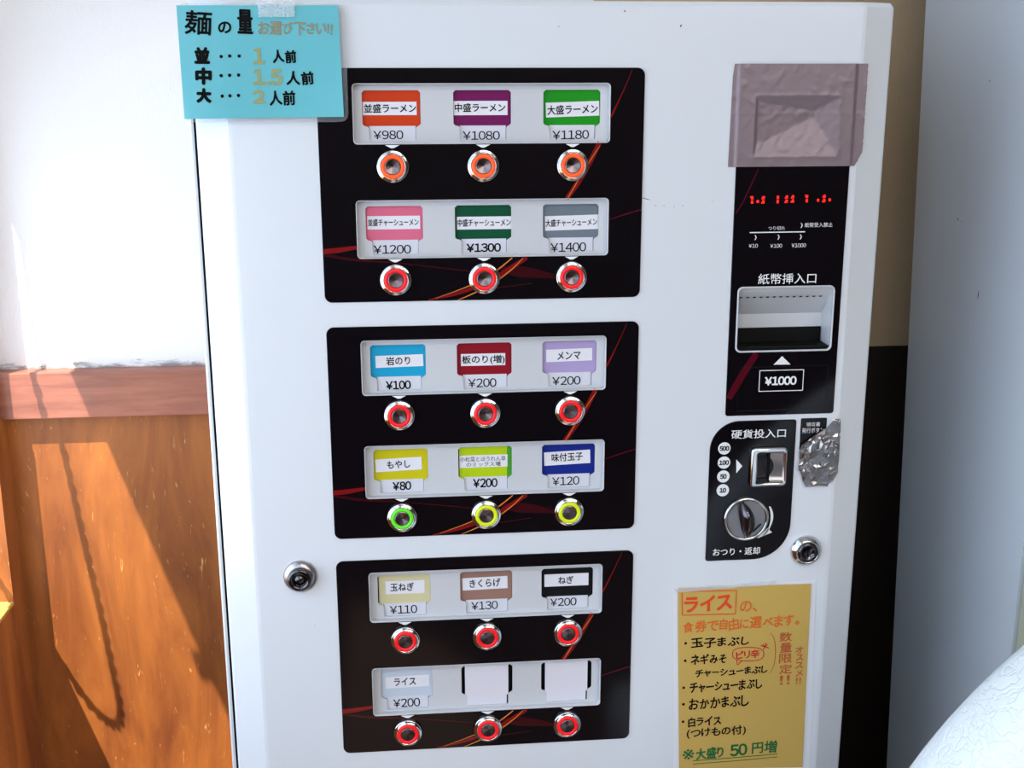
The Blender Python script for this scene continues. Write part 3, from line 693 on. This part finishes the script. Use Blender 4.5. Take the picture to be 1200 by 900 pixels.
# ------------------------------------------------------------------ notes
def sheet(corners, y, nx, nz, wave, thick=.0003, seed=0):
    """thin paper spanning four (x, z) corners TL TR BR BL, gently wavy"""
    V, F = [], []
    for s in (0, 1):
        for i in range(nz+1):
            for j in range(nx+1):
                u, v = j/nx, i/nz
                a = Vector(corners[0]).lerp(Vector(corners[1]), u); c = Vector(corners[3]).lerp(Vector(corners[2]), u); p = a.lerp(c, v)
                yy = y - wave(u, v) + s*thick; V.append((p.x, yy, p.y))
    n = (nx+1)*(nz+1)
    for i in range(nz):
        for j in range(nx):
            a = i*(nx+1)+j; F += [(a, a+nx+1, a+nx+2, a+1), (n+a, n+a+1, n+a+nx+2, n+a+nx+1)]
    rim = [(j, j+1) for j in range(nx)] + [(nz*(nx+1)+j+1, nz*(nx+1)+j) for j in range(nx)] + [((i+1)*(nx+1), i*(nx+1)) for i in range(nz)] + [(i*(nx+1)+nx, (i+1)*(nx+1)+nx) for i in range(nz)]
    for a, c in rim: b0 = len(V); V += [V[a], V[c], V[n+c], V[n+a]]; F.append((b0, b0+1, b0+2, b0+3))
    return pyd(V, F)
def drape(V, y, x0, x1, z1, z0, wave):
    y0 = V[0][1] if V else 0
    return [(a, y + (b_-y0) - wave(max(0, min(1, (a-x0)/(x1-x0))), max(0, min(1, (z1-c)/(z1-z0)))), c) for a, b_, c in V]
YN = -.0060
def wv(u, v): return .0016*math.sin(u*5+1)*v + .0022*v*v*(u > .0)*(.4+.6*u)
BX0, BX1, BZ1, BZ0 = -.1088, .0206, .0493, -.0411
kb_ = (CAM.y-YN)/CAM.y      # notes sit slightly proud of the door, so map through their own plane
def DN(px_, py_, y=YN-.002):
    d = ROW[0]*((px_-600)/FPX) + ROW[1]*((py_-450)/FPX) + ROW[2]; t = (y-CAM.y)/d.y; return (CAM.x+t*d.x, CAM.z+t*d.z)
def QN(off, s, y=YN-.002): return lambda a, c: DN(off[0]+a/s, off[1]+c/s, y)
bn = thing('handwritten_note', 'blue laminated handwritten note on noodle portions at the top left corner', 'note', (-.045, YN, -.041))
cr = [DN(206, 6), DN(396, 6), DN(403, 137), DN(216, 139.5)]
link('note_paper', sheet(cr, YN, 30, 20, wv), 'blue_paper', bn, smooth=True)
c2 = [DN(206, 3), DN(402, 2), DN(409, 143), DN(215, 141)]
shape_obj('clear_sleeve', 'sleeve_film', bn, [rrect(c2[0][0], c2[1][0]+.001, c2[2][1], c2[0][1], r=.007)], YN+.0006, .0002)
qn = QN((190, 0), 5)
def note_text(name, m, parent, items, y, bx, wave, up=.0004):
    for it in items:
        V, F = text_data([it], y)
        link(name, pyd(drape(V, y-up, *bx, wave), F), m, parent)
BXN = (BX0, BX1, BZ1, BZ0)
dots = [('●', bb(qn, x-10, y-10, x+10, y+10), 0) for x, y in ((345, 331), (395, 328), (450, 328), (345, 443), (395, 441), (447, 440), (352, 563), (397, 561), (447, 559))]
note_text('lettering', 'ink_black', bn, [('麺', bb(qn, 128, 60, 293, 205), .0004, .6, -2), ('の', bb(qn, 325, 125, 405, 195), .0004, .5), ('量', bb(qn, 437, 52, 530, 200), .0005, .5),
    ('並', bb(qn, 185, 275, 278, 375), .0008, .5), ('中', bb(qn, 192, 395, 292, 498), .0009, .5), ('大', bb(qn, 200, 515, 290, 605), .0009, .5, -3),
    ('人前', bb(qn, 645, 290, 785, 372), .0004, .7), ('人前', bb(qn, 725, 415, 887, 500), .0004, .7), ('人前', bb(qn, 627, 530, 780, 620), .0004, .7)] + dots, YN, BXN, wv)
note_text('faded_lettering', 'faded_brown', bn, [('お選び下さい!!', bb(qn, 560, 122, 1000, 208), .0003, 1.0)], YN, BXN, wv)
note_text('faded_numerals', 'faded_ochre', bn, [('1', bb(qn, 530, 280, 600, 378), .0007), ('1.5', bb(qn, 530, 405, 705, 500), .0007), ('2', bb(qn, 530, 528, 602, 608), .0008)], YN, BXN, wv)
def tape_strip(px4, y, parent, amp, seed):
    c = [DN(*p) for p in px4]; rnd = random.Random(seed)
    link('clear_tape', sheet(c, y, 24, 14, lambda u, v: amp*abs(noise.noise(Vector((u*9, v*7, seed)))), .0001), 'clear_film', parent)
tape_strip([(302, 0), (346, 0), (345, 20), (303, 20)], YN-.0030, bn, .0012, 3)

YY = -.0014
def wy(u, v): return .0006*math.sin(u*4)*math.sin(v*3+.4)+.0012*(1-v)*.3
qy = QN((780, 670), 3.915, YY-.0006)
DY = lambda a, c: DN(a, c, YY-.0006)
yn = thing('handwritten_note', 'yellow handwritten rice menu note taped low beside the coin return', 'note', (.39, YY, -.69))
cy = [DY(794.5, 689.5), DY(951, 684.5), DY(940.5, 899.5), DY(796, 902)]
link('note_paper', sheet(cy, YY, 16, 24, wy), 'yellow_paper', yn, smooth=True)
cw = [DY(789, 691), DY(957, 681), DY(949, 908), DY(789, 910)]
link('clear_sleeve', sheet(cw, -.0004, 4, 4, lambda u, v: 0, .0003), 'sleeve_white', yn)
YB = (.3250, .4590, -.4836, -.6850)
def ynote(name, m, items): return note_text(name, m, yn, items, YY, YB, wy)
ynote('lettering', 'ink_black', [('玉子まぶし', bb(qy, 117, 297, 382, 346), .0003, .9), ('ネギみそ', bb(qy, 115, 376, 278, 424), .0003, .9), ('チャーシューまぶし', bb(qy, 136, 438, 467, 474), .00028, .9, 1),
    ('チャーシューまぶし', bb(qy, 110, 498, 443, 546), .0003, .9, 1), ('おかかまぶし', bb(qy, 106, 572, 382, 626), .0003, .9, 2), ('白ライス', bb(qy, 103, 663, 255, 710), .0003, .8, 1), ('(つけもの付)', bb(qy, 97, 710, 368, 758), .00025, .8, 1)]
    + [('●', bb(qy, x-6, y-6, x+6, y+6), 0) for x, y in ((92, 328), (90, 408), (83, 532), (82, 608), (80, 688))])
ynote('orange_lettering', 'orange_ink', [('の、', bb(qy, 340, 132, 420, 184), .0002, .5), ('食券で自由に選べます。', bb(qy, 80, 208, 612, 268), .00025, 1.0, 1.5)])
ynote('title_lettering', 'red_orange_ink', [('ライス', bb(qy, 85, 108, 305, 182), .0007, .6, 1)])
V, F = [], []
for a, c, wd in (((75, 90), (325, 86), .0009), ((325, 86), (320, 192), .0009), ((320, 192), (77, 199), .0009), ((77, 199), (75, 90), .0009)):
    v, f = band([(*qy(*a), wd), (*qy((a[0]+c[0])/2, (a[1]+c[1])/2), wd), (*qy(*c), wd)], YY); b0 = len(V); V += v; F += [[i+b0 for i in g] for g in f]
link('title_box', pyd(drape(V, YY-.0004, *YB, wy), F), 'red_orange_ink', yn)
vt = []
for s, x0, x1, y0, y1 in (('数量限定‼', 522, 580, 275, 522), ('オススメ‼', 596, 632, 342, 520)):
    n = len(s)
    for i, ch in enumerate(s):
        h = (y1-y0)/n; wch = (x1-x0)
        vt.append((ch if ch != '‼' else '!!', bb(qy, x0+2*math.sin(i*2), y0+i*h+2, x1-(10 if ch == '‼' else 0), y0+(i+1)*h-4), .00015, 0, 1))
ynote('side_lettering', 'brick_ink', vt)
ynote('bubble_lettering', 'red_ink', [('ピリ辛', bb(qy, 322, 359, 430, 397), .00025, .6, 2)])
V, F = [], []
pts = []
for i in range(33):
    a = 2*PI*i/32; ca, sa = math.cos(a), math.sin(a); pts.append((*qy(378+72*math.copysign(abs(ca)**.75, ca), 377+31*math.copysign(abs(sa)**.75, sa)), .0008))
for l in (pts, [(*qy(326, 402), .0008), (*qy(330, 425), .0008), (*qy(350, 406), .0008)], [(*qy(436, 338), .0009), (*qy(455, 343), .0009), (*qy(474, 350), .0009)], [(*qy(448, 356), .0009), (*qy(456, 340), .0009), (*qy(460, 326), .0009)], [(*qy(444, 332), .0007), (*qy(456, 342), .0007), (*qy(468, 332), .0007)]):
    v, f = band(l, YY); b0 = len(V); V += v; F += [[i+b0 for i in g] for g in f]
link('speech_bubble', pyd(drape(V, YY-.0004, *YB, wy), F), 'red_ink', yn)
v, f = band([(*qy(480, 280), .0005), (*qy(498, 310), .0006), (*qy(504, 370), .0007), (*qy(496, 430), .0006), (*qy(475, 468), .0005)], YY)
link('side_bracket', pyd(drape(v, YY-.0004, *YB, wy), f), 'brick_ink', yn)
ynote('green_lettering', 'green_ink', [('※', bb(qy, 78, 815, 131, 862), .0001, .4, 6), ('大盛り', bb(qy, 140, 806, 266, 860), .0004, .6, 2), ('50', bb(qy, 296, 790, 375, 845), .0005, .3, 3), ('円増', bb(qy, 396, 777, 512, 834), .0003, .6, 2)])
V, F = [], []
for l in ([(*qy(125, 868), .0008), (*qy(320, 853), .0008), (*qy(512, 836), .0008)], [(*qy(125, 883), .0007), (*qy(320, 868), .0007), (*qy(512, 850), .0007)]):
    v, f = band(l, YY); b0 = len(V); V += v; F += [[i+b0 for i in g] for g in f]
link('underline', pyd(drape(V, YY-.0004, *YB, wy), F), 'green_ink', yn)
link('clear_tape', sheet([DY(790, 690), DY(909, 680.5), DY(909, 684.5), DY(793, 694)], YY-.0012, 12, 2, lambda u, v: .0006*abs(math.sin(u*9)), .0001), 'clear_film', yn)

# ------------------------------------------------------------------ tall white cabinet at the right
cb = thing('storage_cabinet', 'tall plain white cabinet standing close to the right side of the ticket machine', 'cabinet', (.90, .1, FL))
CX, CY0 = .66, -.014
def cab():
    V, F = [], []; nz, ny = 12, 16; yt, yb_ = .325, .262
    for i in range(nz+1):
        z = FL+.02+(.9-FL-.02)*i/nz; far = yt+(yb_-yt)*(.08-z)/.93; far = max(.23, min(.37, far))
        for j in range(ny+1):
            t = j/ny; y = CY0+(far-CY0)*t; V.append((CX+.010*t*t - .004*math.sin(PI*t), y, z))
    for i in range(nz):
        for j in range(ny): a = i*(ny+1)+j; F.append((a, a+1, a+ny+2, a+ny+1))
    n = len(V)
    for i in range(nz+1):
        a = V[i*(ny+1)+ny]; V += [(1.16, a[1], a[2]), (1.16, CY0+.001, a[2])]
    for i in range(nz):
        p, r_ = i*(ny+1)+ny, n+2*i; F += [(p, p+ny+1, r_+2, r_), (r_, r_+2, r_+3, r_+1), (i*(ny+1), r_+1, r_+3, (i+1)*(ny+1))]
    F += [tuple([nz*(ny+1)+j for j in range(ny+1)]+[n+2*nz, n+2*nz+1]), tuple([j for j in range(ny+1)]+[n, n+1])]
    bm = bmesh.new(); me = pyd(V, F); bm.from_mesh(me); return bm_mesh(bm)
link('cabinet_body', cab(), 'cabinet_white', cb)
box_obj('front_door', 'edge_beige', cb, CX+.003, 1.155, CY0-.022, CY0-.002, FL+.06, .88, bev=.001)
box_obj('plinth', 'gasket', cb, CX+.03, 1.13, CY0+.02, .22, FL, FL+.02)
def CBP(px_, py_):
    d = ROW[0]*((px_-600)/FPX) + ROW[1]*((py_-450)/FPX) + ROW[2]; t = (CX-.002-CAM.x)/d.x; return (CAM.y+t*d.y, CAM.z+t*d.z)
for (px_, py_, sy, sz) in ((1121, 257, .004, .0034), (1126, 260, .0016, .0014), (1147, 346, .0018, .010), (1160, 95, .0022, .0015)):
    y, z = CBP(px_, py_); t = (y-CY0)/(.29-CY0); x = CX+.010*t*t-.004*math.sin(PI*t)-.0006
    V = [(x, y+sy/2*math.cos(a)*random.uniform(.7, 1.1), z+sz/2*math.sin(a)*random.uniform(.7, 1.1)) for a in [2*PI*i/8 for i in range(8)]]
    link('paint_chip', pyd(V, [tuple(range(8))]), 'chip_dark', cb)

# ------------------------------------------------------------------ padded armchair at the lower right
ac = thing('padded_armchair', 'white crinkle-textured padded chair back in the lower right corner', 'chair', (.806, -.5, FL))
def slab(cx, cz, R, zb, y0, y1, rnd):
    """arched cushion: half disc of radius R above, straight sides down to zb, edges rounded"""
    out = []
    for i in range(49): a = PI-PI*i/48; out.append((R*math.cos(a), R*math.sin(a)))
    out += [(R, (zb-cz)*.5), (R*.98, zb-cz), (-R*.98, zb-cz), (-R, (zb-cz)*.5)]
    rings = []; V, F = [], []
    prof = [(0, y1)] + [(rnd*(math.sin(t*PI/8)), y1-rnd*(1-math.cos(t*PI/8))) for t in range(0)]
    seq = []
    for t in range(7): a = t/6*PI/2; seq.append((rnd-rnd*math.sin(a), y1-rnd*(1-math.cos(a)) if False else y1-rnd+rnd*math.cos(a)))
    for t in range(7): a = t/6*PI/2; seq.append((rnd-rnd*math.cos(a), y0+rnd-rnd*math.sin(a)))
    n = len(out)
    for ins, y in seq:
        for (x, z) in out:
            l = math.hypot(x, z) or 1; k = 1-ins/l; V.append((cx+x*k, y, cz+z*k))
    for r_ in range(len(seq)-1):
        for i in range(n): F.append((r_*n+i, r_*n+(i+1) % n, (r_+1)*n+(i+1) % n, (r_+1)*n+i))
    # crowned faces
    for base, s, y in ((0, 1, y1), ((len(seq)-1)*n, -1, y0)):
        prev = base
        for q_ in (.8, .55, .28):
            st = len(V)
            for i in range(n):
                vx, vy, vz = V[base+i]; V.append((cx+(vx-cx)*q_, y+s*.018*(1-q_*q_), cz-.1+(vz-cz+.1)*q_))
            for i in range(n): F.append((prev+i, prev+(i+1) % n, st+(i+1) % n, st+i))
            prev = st
        F.append(tuple(prev+i for i in range(n)))
    bm = bmesh.new(); bm.from_mesh(pyd(V, F)); return bm_mesh(bm)
link('backrest', slab(.820, -.748, .45, -1.05, -.355, -.245, .045), 'chair_vinyl', ac, smooth=True)
bm = bmesh.new(); box(bm, .42, 1.19, -.90, -.36, -1.20, -1.06, bev=.03); link('seat', bm_mesh(bm), 'chair_vinyl', ac, smooth=True)
for x in (.46, 1.15):
    for y in (-.86, -.32):
        bm = bmesh.new(); box(bm, x-.025, x+.025, y-.025, y+.025, FL, -1.19 if y < -.5 else -1.04, bev=.004); link('leg', bm_mesh(bm), 'grey_plastic', ac)
